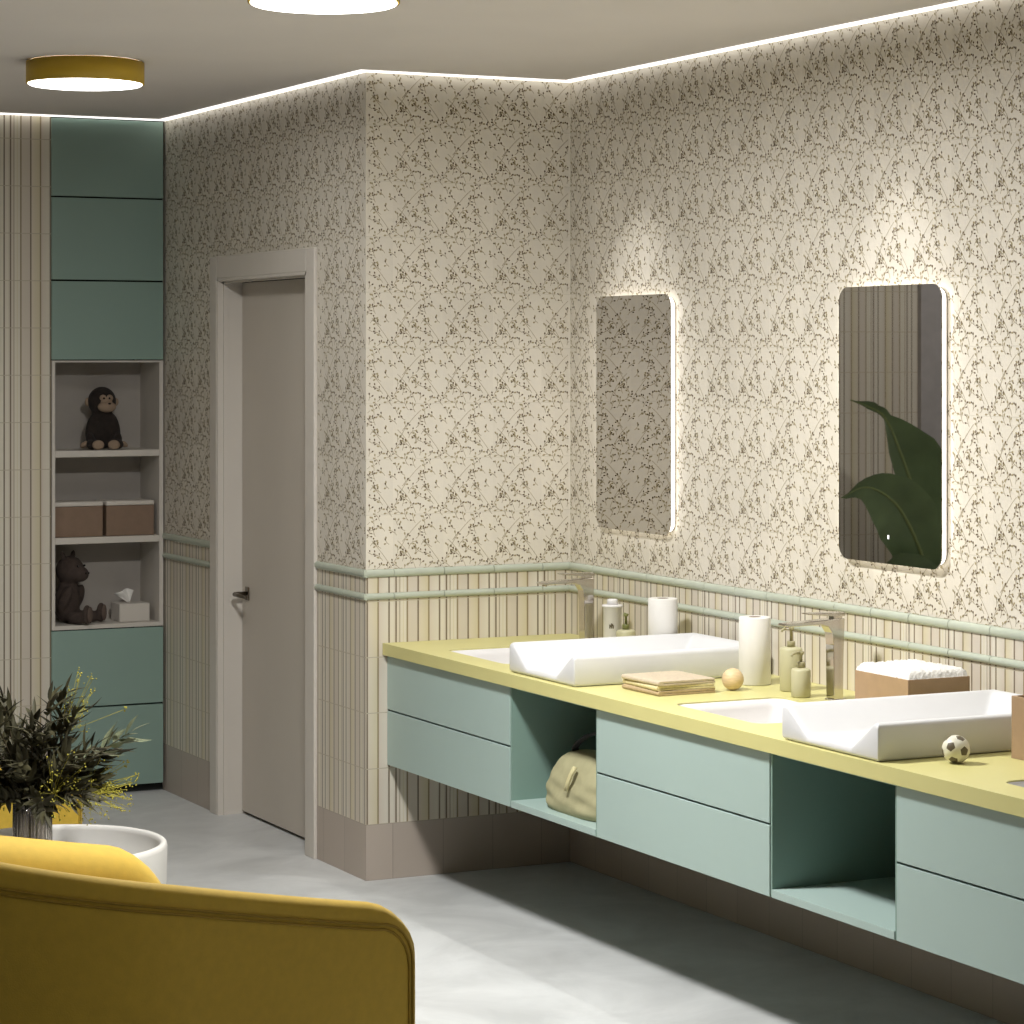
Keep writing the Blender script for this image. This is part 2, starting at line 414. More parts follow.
# sage rails (half-round mouldings with a joint every tile)
def rail(name, axis, fixed, into, a0, a1, zc, h, p=.013):
    mb = MB(); n = 8
    prof = [(into * p * math.sin(PI * k / n), zc + h / 2 * math.cos(PI * k / n)) for k in range(n + 1)]
    cuts = [a0]; k = math.ceil((a0 + TILE_OFF[axis]) / .2 + 1e-6)
    while k * .2 - TILE_OFF[axis] < a1 - 1e-4: cuts.append(k * .2 - TILE_OFF[axis]); k += 1
    cuts.append(a1)
    for u0, u1 in zip(cuts, cuts[1:]):
        if u1 - u0 < .006: continue
        poly = [(fixed + d, z) for d, z in prof]
        if axis == 'X': mb.prism(poly, 'rail', u0 + .0012, u1 - .0012, 'X', True)
        else: mb.prism(poly, 'rail', u0 + .0012, u1 - .0012, 'Y', True)
    return struct(mb.build(name))
for i, (zc, h) in enumerate(((1.101, .029), (1.018, .024))):
    rail('trim_%d' % (1 + 4 * i), 'Y', 0.0, -1, ROOM_Y0 + .1, -.001, zc, h)
    rail('trim_%d' % (2 + 4 * i), 'X', 0.0, -1, WX - .013, -.001, zc, h)
    rail('trim_%d' % (3 + 4 * i), 'Y', WX, -1, -.013, CASE[0], zc, h)
    rail('trim_%d' % (4 + 4 * i), 'Y', WX, -1, CASE[1], YB, zc, h)

# door
D = struct(thing('door_1', 'closed grey door in a pale frame in the left wall', 'door', (WX, 1.045, 0)))
del D['category']
y0, y1, zt = DOOR[0] - 1.045, DOOR[1] - 1.045, DOOR[2]
mb = MB()
for a, b_, c, d in ((CASE[0] - 1.045, y0, 0, CASE[2]), (y1, CASE[1] - 1.045, 0, CASE[2]), (y0, y1, zt, CASE[2])):
    mb.box(-.014, 0, a, b_, c, d, 'frame', .003)
mb.box(-.012, .2, y1 - .012, y1, 0, zt, 'frame'); mb.box(-.012, .2, y0, y0 + .012, 0, zt, 'frame'); mb.box(-.012, .2, y0, y1, zt - .012, zt, 'frame')
mb.box(.012, .03, y1 - .02, y1 - .012, 0, zt, 'frame'); mb.box(.012, .03, y0, y1, zt - .02, zt - .012, 'frame')
mb.build('door_frame', D)
mb = MB(); mb.box(.094, .134, y0 + .014, y1 - .014, .012, zt - .018, 'door', .002); leaf = mb.build('door_leaf', D)
mb = MB(); mb.box(.134, .15, y0 + .014, y1 - .014, 0.0, zt - .012, 'dark_gap'); mb.build('door_gap_shade', D)  # dark sheet standing for the shade in the gap under the leaf
mb = MB()
mb.box(.088, .094, .385, .425, .882, .938, 'handle', .003)
mb.tube([(.092, .405, .91), (.05, .405, .91), (.036, .402, .91), (.032, .39, .91)], .009, 'handle', 10)
mb.tube([(.032, .395, .91), (.034, .35, .908), (.04, .285, .905)], [.009, .008, .007], 'handle', 10)
mb.build('door_handle', leaf)

# light line at the top of each wall
def led(name, label, x0, x1, y0, y1):
    mb = MB(); mb.box(x0, x1, y0, y1, ZC - .0045, ZC - .0003, 'led'); return tag(mb.build(name), label, 'light strip', 'glowing strips along the ceiling edge')
W = .036
led('light_strip', 'glowing light strip along the ceiling edge above the mirror wall', -W, -.002, -6.0, -W)
led('light_strip', 'short glowing light strip along the ceiling edge of the narrow wall left of the mirrors', WX + .0, -.002, -W, -.002)
led('light_strip', 'glowing light strip along the ceiling edge above the door', WX - W, WX - .002, -W, YB - W)
led('light_strip', 'glowing light strip along the ceiling edge above the green cabinet', -3.0, WX - .002, YB - W, YB - .002)

# ------------------------------------------------------------------ tall cabinet in the back wall
cab = thing('tall_cabinet', 'tall green built-in cabinet with an open white shelf niche beside the door', 'cabinet', (UX0, YB, 0))
w = UX1 - UX0
mb = MB()
mb.box(.0, w, .03, .045, 0, .70, 'dark_gap'); mb.build('lower_carcass', cab)
mb = MB(); mb.box(0, w, .03, .045, 1.868, ZC, 'dark_gap'); mb.build('upper_carcass', cab)
mb = MB()
zt0, zt1 = .731, 1.854; nd = .27
mb.box(.003, .018, -.001, nd, .714, 1.862, 'white_lacq', .001); mb.box(w - .026, w - .008, -.001, nd, .714, 1.862, 'white_lacq', .001)
mb.box(.018, w - .026, -.001, nd, .714, zt0, 'white_lacq'); mb.box(.018, w - .026, .0, nd, zt1, 1.862, 'white_lacq')
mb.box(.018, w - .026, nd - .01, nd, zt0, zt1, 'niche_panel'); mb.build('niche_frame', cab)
for zz in (1.463, 1.092):
    mb = MB(); mb.box(.0185, w - .0265, .0, nd - .0105, zz - .014, zz + .014, 'white_lacq', .002); part(mb.build('shelf', cab))
gapz = [(1.866, 2.200), (2.207, 2.556), (2.563, 2.893)]
for z0, z1 in gapz:
    mb = MB(); mb.box(.0, w - .012, -.012, .012, z0, z1, 'mint_dark', .0015); mb.build('cabinet_door', cab)
for z0, z1 in ((.036, .377), (.384, .710)):
    mb = MB(); mb.box(.0, w - .012, -.012, .012, z0, z1, 'mint_dark', .0015); mb.build('drawer_front', cab)

# things on the niche shelves
def blob(name, balls, m, parent, vox, loc=(0, 0, 0), sm=6):
    mb = MB()
    for it in balls:
        c, r = it[0], it[1]; e = Euler(it[2]).to_matrix().to_4x4() if len(it) > 2 else None
        mb.ball(c, r, m, e)
    o = mb.build(name, None)
    md = o.modifiers.new('r', 'REMESH'); md.mode = 'VOXEL'; md.voxel_size = vox; md.use_smooth_shade = True
    ms = o.modifiers.new('s', 'SMOOTH'); ms.factor = .5; ms.iterations = sm
    dg = bpy.context.evaluated_depsgraph_get(); dg.update()
    me = bpy.data.meshes.new_from_object(o.evaluated_get(dg)); me.name = name
    o.modifiers.clear(); old = o.data; o.data = me; bpy.data.meshes.remove(old)
    if not me.materials: me.materials.append(M[m])
    o.location = loc
    if parent: o.parent = parent
    return o

monkey = thing('plush_monkey', 'black plush monkey with beige face sitting on the top niche shelf', 'plush toy', (-1.072, 2.33, 1.477), -.12)
body = [((0, 0, .08), (.062, .05, .078)), ((0, 0, .125), (.05, .042, .06)), ((0, -.002, .208), (.062, .055, .064)),
        ((-.052, -.02, .10), (.02, .022, .06), (0, .25, 0)), ((.054, -.02, .10), (.02, .022, .06), (0, -.25, 0)),
        ((-.06, -.045, .045), (.018, .02, .032)), ((.062, -.045, .045), (.018, .02, .032)),
        ((-.05, -.05, .024), (.026, .055, .024), (0, 0, -.35)), ((.05, -.05, .024), (.026, .055, .024), (0, 0, .35))]
blob('body', body, 'plush_black', monkey, .006)
mb = MB(); mb.ball((.008, -.042, .205), (.03, .02, .026), 'plush_skin'); mb.ball((-.004, -.046, .222), (.017, .014, .016), 'plush_skin'); mb.ball((.024, -.044, .222), (.017, .014, .016), 'plush_skin')
mb.ball((.012, -.052, .185), (.04, .024, .024), 'plush_skin'); part(mb.build('face', monkey), 'beige plush face')
for dx in (-.002, .022):
    mb = MB(); mb.ball((dx, -.061, .222), .0045, 'eye', None, 10, 8); part(mb.build('eye', monkey), 'black bead eye')
mb = MB(); mb.ball((.020, -.074, .199), (.007, .004, .004), 'plush_black', None, 10, 8); mb.build('nose', monkey)
for s in (-1, 1):
    mb = MB(); mb.ball((.06 * s, .004, .205), (.014, .008, .018), 'plush_skin'); part(mb.build('ear', monkey), 'beige ear')
    mb = MB(); mb.ball((.034 * s, -.098, .022), (.026, .014, .021), 'plush_skin'); part(mb.build('foot', monkey), 'beige foot')
    mb = MB(); mb.ball((.084 * s, -.05, .024), (.022, .016, .012), 'plush_skin', Euler((0, s * .5, 0)).to_matrix().to_4x4()); part(mb.build('hand', monkey), 'beige hand')

bear = thing('plush_bear', 'dark brown plush bear sitting at the left of the bottom niche shelf', 'plush toy', (-1.222, 2.335, .7315), .75)
body = [((0, .005, .085), (.062, .055, .085)), ((0, -.002, .14), (.048, .044, .06)), ((0, -.01, .228), (.064, .06, .062)), ((0, -.062, .212), (.038, .036, .034)),
        ((-.042, 0, .29), (.016, .010, .023), (0, -.3, 0)), ((.042, 0, .29), (.016, .010, .023), (0, .3, 0)),
        ((-.058, -.02, .11), (.02, .024, .06), (.4, .2, 0)), ((.058, -.02, .11), (.02, .024, .06), (.4, -.2, 0)),
        ((-.046, -.07, .028), (.027, .065, .027), (0, 0, -.25)), ((.046, -.07, .028), (.027, .065, .027), (0, 0, .25)),
        ((-.06, -.128, .045), (.026, .018, .044)), ((.06, -.128, .045), (.026, .018, .044))]
blob('body', body, 'plush_brown', bear, .006)
for s in (-1, 1):
    mb = MB(); mb.ball((.06 * s, -.144, .045), (.02, .006, .035), 'plush_brown2'); part(mb.build('foot_pad', bear), 'paler brown sole')
    mb = MB(); mb.ball((.026 * s, -.066, .248), .0055, 'eye', None, 10, 8); part(mb.build('eye', bear), 'black bead eye')
    mb = MB(); mb.ball((.012 * s, -.096, .217), (.004, .003, .005), 'eye', None, 10, 8); part(mb.build('nostril', bear), 'dark stitched nostril')

def shelf_box(loc, label):
    t = thing('storage_box', label, 'storage box', loc, 0, 'brown boxes on the middle niche shelf')
    mb = MB(); mb.box(-.107, .107, -.075, .075, 0, .130, 'brown_dark', .003); mb.build('body', t)
    mb = MB(); mb.box(-.108, .108, -.077, .077, .131, .150, 'white_lacq', .004, 3); part(mb.build('lid', t), 'white lid')
    return t
sb = shelf_box((-1.203, 2.315, 1.1065), 'left brown storage box with white lid on the middle niche shelf')
dup(sb, 'right brown storage box with white lid on the middle niche shelf', (-.973, 2.315, 1.1065))

tb = thing('tissue_box', 'white tissue box with a tissue sticking out beside the plush bear', 'tissue box', (-.945, 2.325, .7315), .0)
mb = MB(); mb.box(-.068, .068, -.06, .06, 0, .078, 'white_lacq', .003); mb.build('carton', tb)
mb = MB()
P = []
for i in range(9):
    a = i / 8; row = []
    for j in range(7):
        h = j / 6
        row.append((-.008 + (a - .5) * (.012 + .07 * h) - .022 * h, .012 * math.sin(a * 9 + h * 2) * h, .0785 + h * (.062 - .03 * abs(a - .72))))
    P.append(row)
mb.grid(P, 'paper'); ts = mb.build('tissue', tb)
sd = ts.modifiers.new('t', 'SOLIDIFY'); sd.thickness = .0015

# ------------------------------------------------------------------ vanity
CF = -.742; CT = .807; CB = .412
def drawer_unit(loc, label, wy):
    t = thing('drawer_cabinet', label, 'drawer cabinet', loc, 0, 'wall-hung mint drawer cabinets')
    mb = MB(); mb.box(.022, .742, -wy + .002, -.002, CB, .70, 'mint'); mb.build('carcass', t)
    for z0, z1 in ((CB, .606), (.612, CT - .004)):
        mb = MB(); mb.box(0, .021, -wy + .002, -.002, z0, z1, 'mint', .0015); mb.build('drawer_front', t)
    return t
d1 = drawer_unit((CF, 0, 0), 'mint wall-hung drawer cabinet at the far end under the first basin', 1.0)
dup(d1, 'mint wall-hung drawer cabinet between the two open niches', (CF, -1.6, 0))
dup(d1, 'mint wall-hung drawer cabinet nearest the camera at the right edge', (CF, -3.2, 0))
def open_unit(loc, label, wy):
    t = thing('open_cabinet', label, 'open cabinet', loc, 0, 'open mint vanity niches')
    mb = MB(); mb.box(0.003, .742, -.008, -.0005, CB, CT - .001, 'mint_shaded', .0005); mb.build('side_panel', t)
    mb = MB(); mb.box(0.003, .742, -wy + .0005, -wy + .008, CB, CT - .001, 'mint_shaded', .0005); mb.build('side_panel', t)
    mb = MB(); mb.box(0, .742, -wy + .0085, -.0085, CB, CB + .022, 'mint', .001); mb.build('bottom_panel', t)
    mb = MB(); mb.box(.5, .518, -wy + .0085, -.0085, CB + .0225, CT - .02, 'mint_shaded'); mb.build('back_panel', t)
    mb = MB(); mb.box(0.02, .742, -wy + .0085, -.0085, CT - .012, CT - .001, 'mint_shaded'); mb.build('top_panel', t)
    return t
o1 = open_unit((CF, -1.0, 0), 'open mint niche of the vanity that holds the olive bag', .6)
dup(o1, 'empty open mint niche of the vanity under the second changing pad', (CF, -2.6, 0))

# worktop with three cut-out basins
ct = thing('countertop', 'long pale yellow countertop with white basins along the mirror wall', 'countertop', (0, 0, 0))
X0, X1, Y0, Y1, ZT, ZU = -.760, -.001, -4.22, -.001, .85, .808
SX0, SX1 = -.652, -.280
SINKS = [-.55, -2.15, -3.75]; SW = .485
mb = MB()
def flat(y0, y1, z, up):
    mb.poly([(X0, y0, z), (X1, y0, z), (X1, y1, z), (X0, y1, z)], 'yellow_top')
mb2 = MB(); prev = Y0
segs = []
for sy in sorted(SINKS):
    segs.append((prev, sy - SW / 2)); prev = sy + SW / 2
segs.append((prev, Y1))
for z in (ZT, ZU):
    for a, b_ in segs: mb.poly([(X0, a, z), (X1, a, z), (X1, b_, z), (X0, b_, z)], 'yellow_top')
    for sy in SINKS:
        hole = [(p[0] + (SX0 + SX1) / 2, p[1] + sy) for p in rrect(SX1 - SX0, SW, .04, 8)]
        n = 9
        a, b_ = sy - SW / 2, sy + SW / 2
        c = [hole[0:n], hole[n:2 * n], hole[2 * n:3 * n], hole[3 * n:4 * n]]   # ++, -+, --, +-
        cor = [(X1, b_), (X0, b_), (X0, a), (X1, a)]
        for q in range(4):
            for k in range(n - 1): mb.poly([(cor[q][0], cor[q][1], z), (*c[q][k], z), (*c[q][k + 1], z)], 'yellow_top')
        mb.poly([(*cor[0], z), (*c[0][-1], z), (*c[1][0], z), (*cor[1], z)], 'yellow_top')
        mb.poly([(*cor[1], z), (*c[1][-1], z), (*c[2][0], z), (*cor[2], z)], 'yellow_top')
        mb.poly([(*cor[2], z), (*c[2][-1], z), (*c[3][0], z), (*cor[3], z)], 'yellow_top')
        mb.poly([(*cor[3], z), (*c[3][-1], z), (*c[0][0], z), (*cor[0], z)], 'yellow_top')
for a, b_ in (((X0, Y0), (X1, Y0)), ((X1, Y0), (X1, Y1)), ((X1, Y1), (X0, Y1)), ((X0, Y1), (X0, Y0))):
    mb.poly([(*a, ZU), (*b_, ZU), (*b_, ZT), (*a, ZT)], 'yellow_top')
for sy in SINKS:
    hole = [(p[0] + (SX0 + SX1) / 2, p[1] + sy) for p in rrect(SX1 - SX0, SW, .04, 8)]
    for k in range(len(hole)):
        p, q = hole[k], hole[(k + 1) % len(hole)]
        mb.poly([(*p, ZT - .004), (*q, ZT - .004), (*q, ZT), (*p, ZT)], 'yellow_top')
bmesh.ops.remove_doubles(mb.bm, verts=mb.bm.verts, dist=1e-5)
mb.build('top_slab', ct)
for sy in SINKS:
    mb = MB(); P = []
    for inset, z, r in ((0.0, ZT - .004, .04), (.004, ZT - .03, .04), (.012, ZT - .09, .045), (.03, ZT - .12, .05), (.08, ZT - .128, .04), (.15, ZT - .13, .02)):
        P.append([(p[0] + (SX0 + SX1) / 2, p[1] + sy, z) for p in rrect(SX1 - SX0 - 2 * inset, SW - 2 * inset, r, 8)])
    for r_ in P: r_.append(r_[0])
    mb.grid(P, 'white'); mb.poly(P[-1][:-1], 'white')
    bmesh.ops.remove_doubles(mb.bm, verts=mb.bm.verts, dist=1e-5)
    bo = mb.build('basin', ct); part(bo, 'white basin')
    sd = bo.modifiers.new('t', 'SOLIDIFY'); sd.thickness = .006; sd.offset = -1 if False else 1
    mb = MB(); mb.lathe([(0, .003), (.02, .003), (.024, 0), (0, 0)], 'chrome', 20, Matrix.Translation(((SX0 + SX1) / 2, sy, ZT - .1295))); mb.build('drain', bo)

# faucets
def faucet(loc, label):
    t = thing('faucet', label, 'faucet', loc, 0, 'tall chrome faucets')
    w2 = .022
    prof = [(-.016, 0), (.016, 0), (.018, .13), (.022, .245), (-.182, .236), (-.188, .231), (-.177, .226), (-.062, .2285), (-.036, .222), (-.023, .203), (-.018, .165)]
    mb = MB(); mb.prism(prof, 'chrome', -w2, w2, 'Y', False, None, .0015); mb.build('spout_column', t)
    mb = MB(); mb.box(-.012, .018, -.014, .014, .243, .2525, 'chrome'); mb.prism([(.024, .263), (.024, .251), (-.02, .252), (-.105, .260), (-.105, .2635)], 'chrome', -.02, .02, 'Y', False, None, .001); mb.build('lever', t)
    mb = MB(); mb.lathe([(0, 0), (.009, 0), (.009, -.006), (0, -.006)], 'chrome', 16, Matrix.Translation((-.165, 0, .2258))); mb.build('aerator', t)
    mb = MB(); mb.lathe([(0, 0.0005), (.03, .0005), (.03, .003), (0, .003)], 'chrome', 28); mb.build('base_ring', t)
    return t
f1 = faucet((-.16, -.43, ZT), 'chrome faucet at the far basin in front of the wall corner')
dup(f1, 'chrome faucet at the middle basin beside the sage pump bottles', (-.163, -2.035, ZT))

# changing pads
def pad_mesh():
    mb = MB(); LU, LV = .70, .455; nu, nv = 64, 56
    def h(u, v):
        dv = min(v, LV - v); du = LU - u
        def prof(d):
            if d < .022: return .098
            if d < .125: return .098 - (.098 - .026) * ((d - .022) / .103)
            return .026
        z = max(prof(dv), prof(du))
        e = min(u, du, dv); r = .014
        if e < r: z -= r - math.sqrt(max(0, r * r - (r - e) ** 2))
        # gentle pillow in the middle
        return z + .003 * math.exp(-((v - LV / 2) / .1) ** 2) * (1 if u < LU - .11 else 0)
    us = [0, .002, .005, .009, .014] + [.014 + (LU - .028) * k / nu for k in range(1, nu + 1)] + [LU - .009, LU - .005, LU - .002, LU]
    vs = [0, .002, .005, .009, .014] + [.014 + (LV - .028) * k / nv for k in range(1, nv + 1)] + [LV - .009, LV - .005, LV - .002, LV]
    top = [[(u, v, h(u, v)) for v in vs] for u in us]
    mb.grid(top, 'pad')
    rim = [p for p in top[0]] + [top[i][-1] for i in range(1, len(us))] + [p for p in reversed(top[-1][:-1])] + [top[i][0] for i in range(len(us) - 2, 0, -1)]
    rim.append(rim[0])
    def ins(p, d, z): return (min(max(p[0], d), LU - d), min(max(p[1], d), LV - d), z)
    mb.grid([rim, [ins(p, 0, .010) for p in rim], [ins(p, .003, .004) for p in rim], [ins(p, .010, .001) for p in rim]], 'pad')
    mb.poly([ins(p, .010, .001) for p in ((0, 0), (LU, 0), (LU, LV), (0, LV))], 'pad')
    bmesh.ops.remove_doubles(mb.bm, verts=mb.bm.verts, dist=1e-5)
    return mb
p1 = thing('changing_pad', 'white raised-edge changing pad between the far basin and the folded cloths', 'changing pad', (-.735, -1.44, ZT), 0, 'white changing pads')
pm = pad_mesh().build('cushion', p1)
mb = MB()
mb.tube([(.004, y, z) for y, z in ((.02, .082), (.05, .066), (.12, .020), (.22, .020), (.335, .020), (.405, .066), (.435, .082))], .0022, 'paper', 6)
mb.build('seam', p1)
dup(p1, 'white raised-edge changing pad right of the middle basin behind the toy football', (-.748, -3.128, ZT))

# folded cloths
def cloth(loc, rz, label, m, h=.0148):
    t = MB(); rnd = random.Random(len(label))
    x0, x1, y0, y1 = -.102, .102, -.112, .112
    n = 6; th = h * .47
    prof = [(x1, .0005), (x0 + h / 2, .0005)] + [(x0 + h / 2 - h / 2 * math.sin(PI * k / n), h / 2 - h / 2 * math.cos(PI * k / n)) for k in range(1, n)] + [(x0 + h / 2, h), (x1, h), (x1 - .003, h - th), (x0 + h / 2 + .01, h * .53), (x0 + h / 2 + .01, h * .47), (x1 - .001, th)]
    t.prism(prof, m, y0, y1, 'Y', False, None, .0012)
    o = t.build('folded_cloth', None, loc, rz)
    return tag(o, label, 'cloth', 'stack of folded cloths')
cx, cy = -.508, -1.632
cloth((cx, cy, ZT), .02, 'bottom folded cloth of the stack beside the wooden ball', 'cloth_tan')
cloth((cx + .002, cy + .003, ZT + .0151), -.02, 'cream middle folded cloth of the stack beside the wooden ball', 'cloth_cream')
cloth((cx - .001, cy, ZT + .0302), .03, 'beige top folded cloth of the stack beside the wooden ball', 'cloth_beige')

mb = MB(); mb.ball((0, 0, .034), .034, 'wood', None, 32, 20); tag(mb.build('wooden_ball', None, (-.325, -1.712, ZT), .4), 'small round pale wooden ball in front of the paper roll', 'ball')

def paper_roll(loc, label):
    t = thing('paper_towel_roll', label, 'paper towel roll', loc, .3, 'standing white paper rolls')
    R, H = .050, .212
    mb = MB(); mb.lathe([(.019, .001), (R - .002, .001), (R, .003), (R, H - .003), (R - .002, H), (.019, H), (.019, .001)], 'paper', 48)
    mb.box(R - .0015, R + .0008, -.001, .004, .004, H - .004, 'paper'); mb.build('paper', t)
    mb = MB(); mb.lathe([(.0165, .001), (.0185, .001), (.0185, H + .0005), (.0165, H + .0005), (.0165, .001)], 'core', 32); mb.build('core', t)
    return t
r1 = paper_roll((-.13, -.93, ZT), 'white paper roll standing behind the far changing pad')
dup(r1, 'white paper roll standing between the far changing pad and the sage pump bottles', (-.185, -1.613, ZT), .8)

def pump(name, loc, rz, label, m, m2, R, H, head):
    t = thing(name, label, 'pump bottle', loc, rz, 'pump bottles on the yellow countertop')
    mb = MB(); mb.lathe([(0, .0005), (R - .003, .0005), (R, .004), (R, H - .008), (R - .003, H - .002), (R - .01, H), (.012, H + .001), (0, H + .001)], m, 40); mb.build('bottle', t)
    mb = MB(); mb.lathe([(.0, H + .0015), (.0125, H + .0015), (.0125, H + .017), (.011, H + .019), (0, H + .019)], m2, 24); mb.build('collar', t)
    mb = MB(); mb.lathe([(0, H + .0195), (.0045, H + .0195), (.0045, H + head - .010), (.0085, H + head - .009), (.0095, H + head), (0, H + head + .001)], m2, 18)
    mb.tube([(0, 0, H + head - .004), (-.025, 0, H + head - .003), (-.038, 0, H + head - .006), (-.042, 0, H + head - .012)], [.0055, .005, .004, .0035], m2, 10); mb.build('pump_head', t)
    return t
pump('pump_bottle', (-.172, -1.805, ZT), .25, 'taller sage pump bottle beside the middle faucet', 'sage', 'sage_pump', .035, .135, .062)
pump('pump_bottle', (-.225, -1.945, ZT), .25, 'smaller sage pump bottle in front of the taller one at the middle faucet', 'sage', 'sage_pump', .0295, .088, .05)
pump('pump_bottle', (-.10, -.615, ZT), -1.9, 'green pump bottle half hidden behind the far changing pad', 'sage', 'clear_green', .034, .075, .056)
wb = thing('lotion_bottle', 'white lotion bottle with flip cap behind the far changing pad', 'bottle', (-.105, -.525, ZT))
mb = MB(); mb.lathe([(0, .0005), (.031, .0005), (.033, .004), (.033, .146), (.037, .148), (.037, .154), (.03, .156), (0, .156)], 'white', 36); mb.build('bottle', wb)
mb = MB(); mb.lathe([(0, .1565), (.019, .1565), (.019, .172), (.016, .175), (0, .175)], 'white', 28); mb.build('cap', wb)
mb = MB()
for k, (a, z, h) in enumerate([(-2.33, .086, .014), (-2.15, .086, .018), (-1.98, .086, .012), (-2.24, .092, .006), (-2.06, .094, .008)]):
    c, s_ = math.cos(a), math.sin(a)
    mb.box(-.0008, .0008, -.0022, .0022, z - .012, z - .012 + h, 'ball_dark', 0, 2, Matrix.Translation((.0332 * c, .0332 * s_, 0)) @ Matrix.Rotation(a, 4, 'Z'))
part(mb.build('printed_mark', wb), 'small dark grey printed mark')

# kraft box filled with white fleece
kb = thing('kraft_box', 'brown box topped with fluffy white fleece behind the near changing pad', 'storage box', (-.190, -2.475, ZT))
def open_box(parent, sx, sy, H, m):
    mb = MB(); t_ = .006
    mb.box(-sx, sx, -sy, sy, .0005, .006, m)
    mb.box(-sx, -sx + t_, -sy, sy, .006, H, m, .001); mb.box(sx - t_, sx, -sy, sy, .006, H, m, .001)
    mb.box(-sx + t_, sx - t_, -sy, -sy + t_, .006, H, m, .001); mb.box(-sx + t_, sx - t_, sy - t_, sy, .006, H, m, .001)
    return mb.build('carton', parent)
open_box(kb, .105, .133, .128, 'brown')
mb = MB(); rnd = random.Random(5); P = []
for i in range(41):
    row = []
    for j in range(49):
        a, b_ = i / 40, j / 48
        e = min(a, 1 - a, b_, 1 - b_)
        z = .126 + .024 * min(1, e / .06) ** .5 + rnd.uniform(-.003, .003)
        row.append((-.104 + .208 * a + rnd.uniform(-.0012, .0012), -.132 + .264 * b_ + rnd.uniform(-.0012, .0012), z))
    P.append(row)
mb.grid(P, 'fleece')
mb.box(-.098, .098, -.126, .126, .04, .1225, 'fleece'); part(mb.build('fleece_filling', kb), 'fluffy white fleece')
kb2 = thing('kraft_box', 'brown open box at the right edge of the photo beside the toy football', 'storage box', (-.29, -3.345, ZT))
open_box(kb2, .105, .133, .16, 'brown')

# toy football
sb_ = MB(); t = bmesh.new(); bmesh.ops.create_icosphere(t, subdivisions=1, radius=1)
iv = [v.co.normalized() for v in t.verts]; t.free()
R = Euler((.35, -.35, .9)).to_matrix()
pent = []
for v in iv:
    nb = sorted([n for n in iv if .1 < (n - v).length < 1.2], key=lambda n: 0)
    a = nb[0] - v * v.dot(nb[0]); a.normalize(); b2 = v.cross(a)
    nb.sort(key=lambda n: math.atan2((n - v * v.dot(n)).dot(b2), (n - v * v.dot(n)).dot(a)))
    cs = [(v + (n - v) * .35).normalized() for n in nb]
    pent.append([cs[i].cross(cs[(i + 1) % 5]) for i in range(5)])
t = bmesh.new(); bmesh.ops.create_icosphere(t, subdivisions=6, radius=.0355)
i_w, i_d = sb_.mi('ball_white'), sb_.mi('ball_dark'); mp = {v: sb_.bm.verts.new(R @ v.co + Vector((0, 0, .0355))) for v in t.verts}
for f in t.faces:
    c = f.calc_center_median().normalized(); dark = any(all(c.dot(q) > 0 for q in ps) for ps in pent)
    nf = sb_.bm.faces.new([mp[v] for v in f.verts]); nf.smooth = True; nf.material_index = i_d if dark else i_w
t.free()
tag(sb_.build('toy_football', None, (-.575, -3.222, ZT)), 'small white toy football with dark pentagons in front of the near changing pad', 'ball')

# olive bag in the niche
bag = thing('toiletry_bag', 'olive canvas bag standing in the open vanity niche', 'bag', (-.603, -1.325, CB + .022))
mb = MB(); LY, DX, HZ = .215, .108, .192; P = []
nz_, nr = 30, 72
for i in range(nz_ + 1):
    z = HZ * (1 - (1 - i / nz_) ** 1.0) if i < nz_ else HZ
    t_ = z / HZ
    lo = 1 - .10 * max(0, 1 - t_ / .14) ** 2
    up = 1.0 if t_ < .34 else math.sqrt(max(0.0, 1 - ((t_ - .34) / .66) ** 1.9))
    wy_ = LY * lo * (.24 + .76 * up) * (1 - .02 * t_); wx_ = DX * lo * (.22 + .78 * up ** .8) * (1 - .30 * t_)
    row = []
    for j in range(nr):
        a = 2 * PI * j / nr; c, sn = math.cos(a), math.sin(a); p_ = 2 / 3.4
        x = wx_ * math.copysign(abs(c) ** p_, c); y = wy_ * math.copysign(abs(sn) ** p_, sn)
        wr = (.004 * math.sin(y * 30 + z * 70 + 1) + .0035 * math.sin(z * 130 - y * 22)) * min(1, t_ * 6) * (1 - t_)
        row.append((x + (wr if c < 0 else -wr), y, z + .0008))
    row.append(row[0]); P.append(row)
mb.grid(P, 'bag'); mb.poly(P[0][:-1], 'bag'); mb.poly(P[-1][:-1], 'bag'); bmesh.ops.remove_doubles(mb.bm, verts=mb.bm.verts, dist=1e-5); mb.build('body', bag)
mb = MB()
pts = [(-.108, -.012, .078), (-.105, -.02, .105), (-.099, -.028, .13), (-.088, -.036, .155)]
for dy in (-.005, 0, .005): mb.tube([(x, y + dy, z) for x, y, z in pts], .0045, 'bag_trim', 8)
part(mb.build('pull_tab', bag), 'pale stitched tab')
mb = MB()
base = [(-.01, .10, .165), (-.03, .075, .198), (-.04, .03, .222), (-.04, -.03, .25), (-.03, -.09, .268), (-.02, -.13, .25), (-.01, -.14, .15)]
for dx in (-.008, -.003, .003, .008): mb.tube([(x + dx, y, z) for x, y, z in base], .004, 'black_web', 8)
part(mb.build('strap', bag), 'black webbing strap')

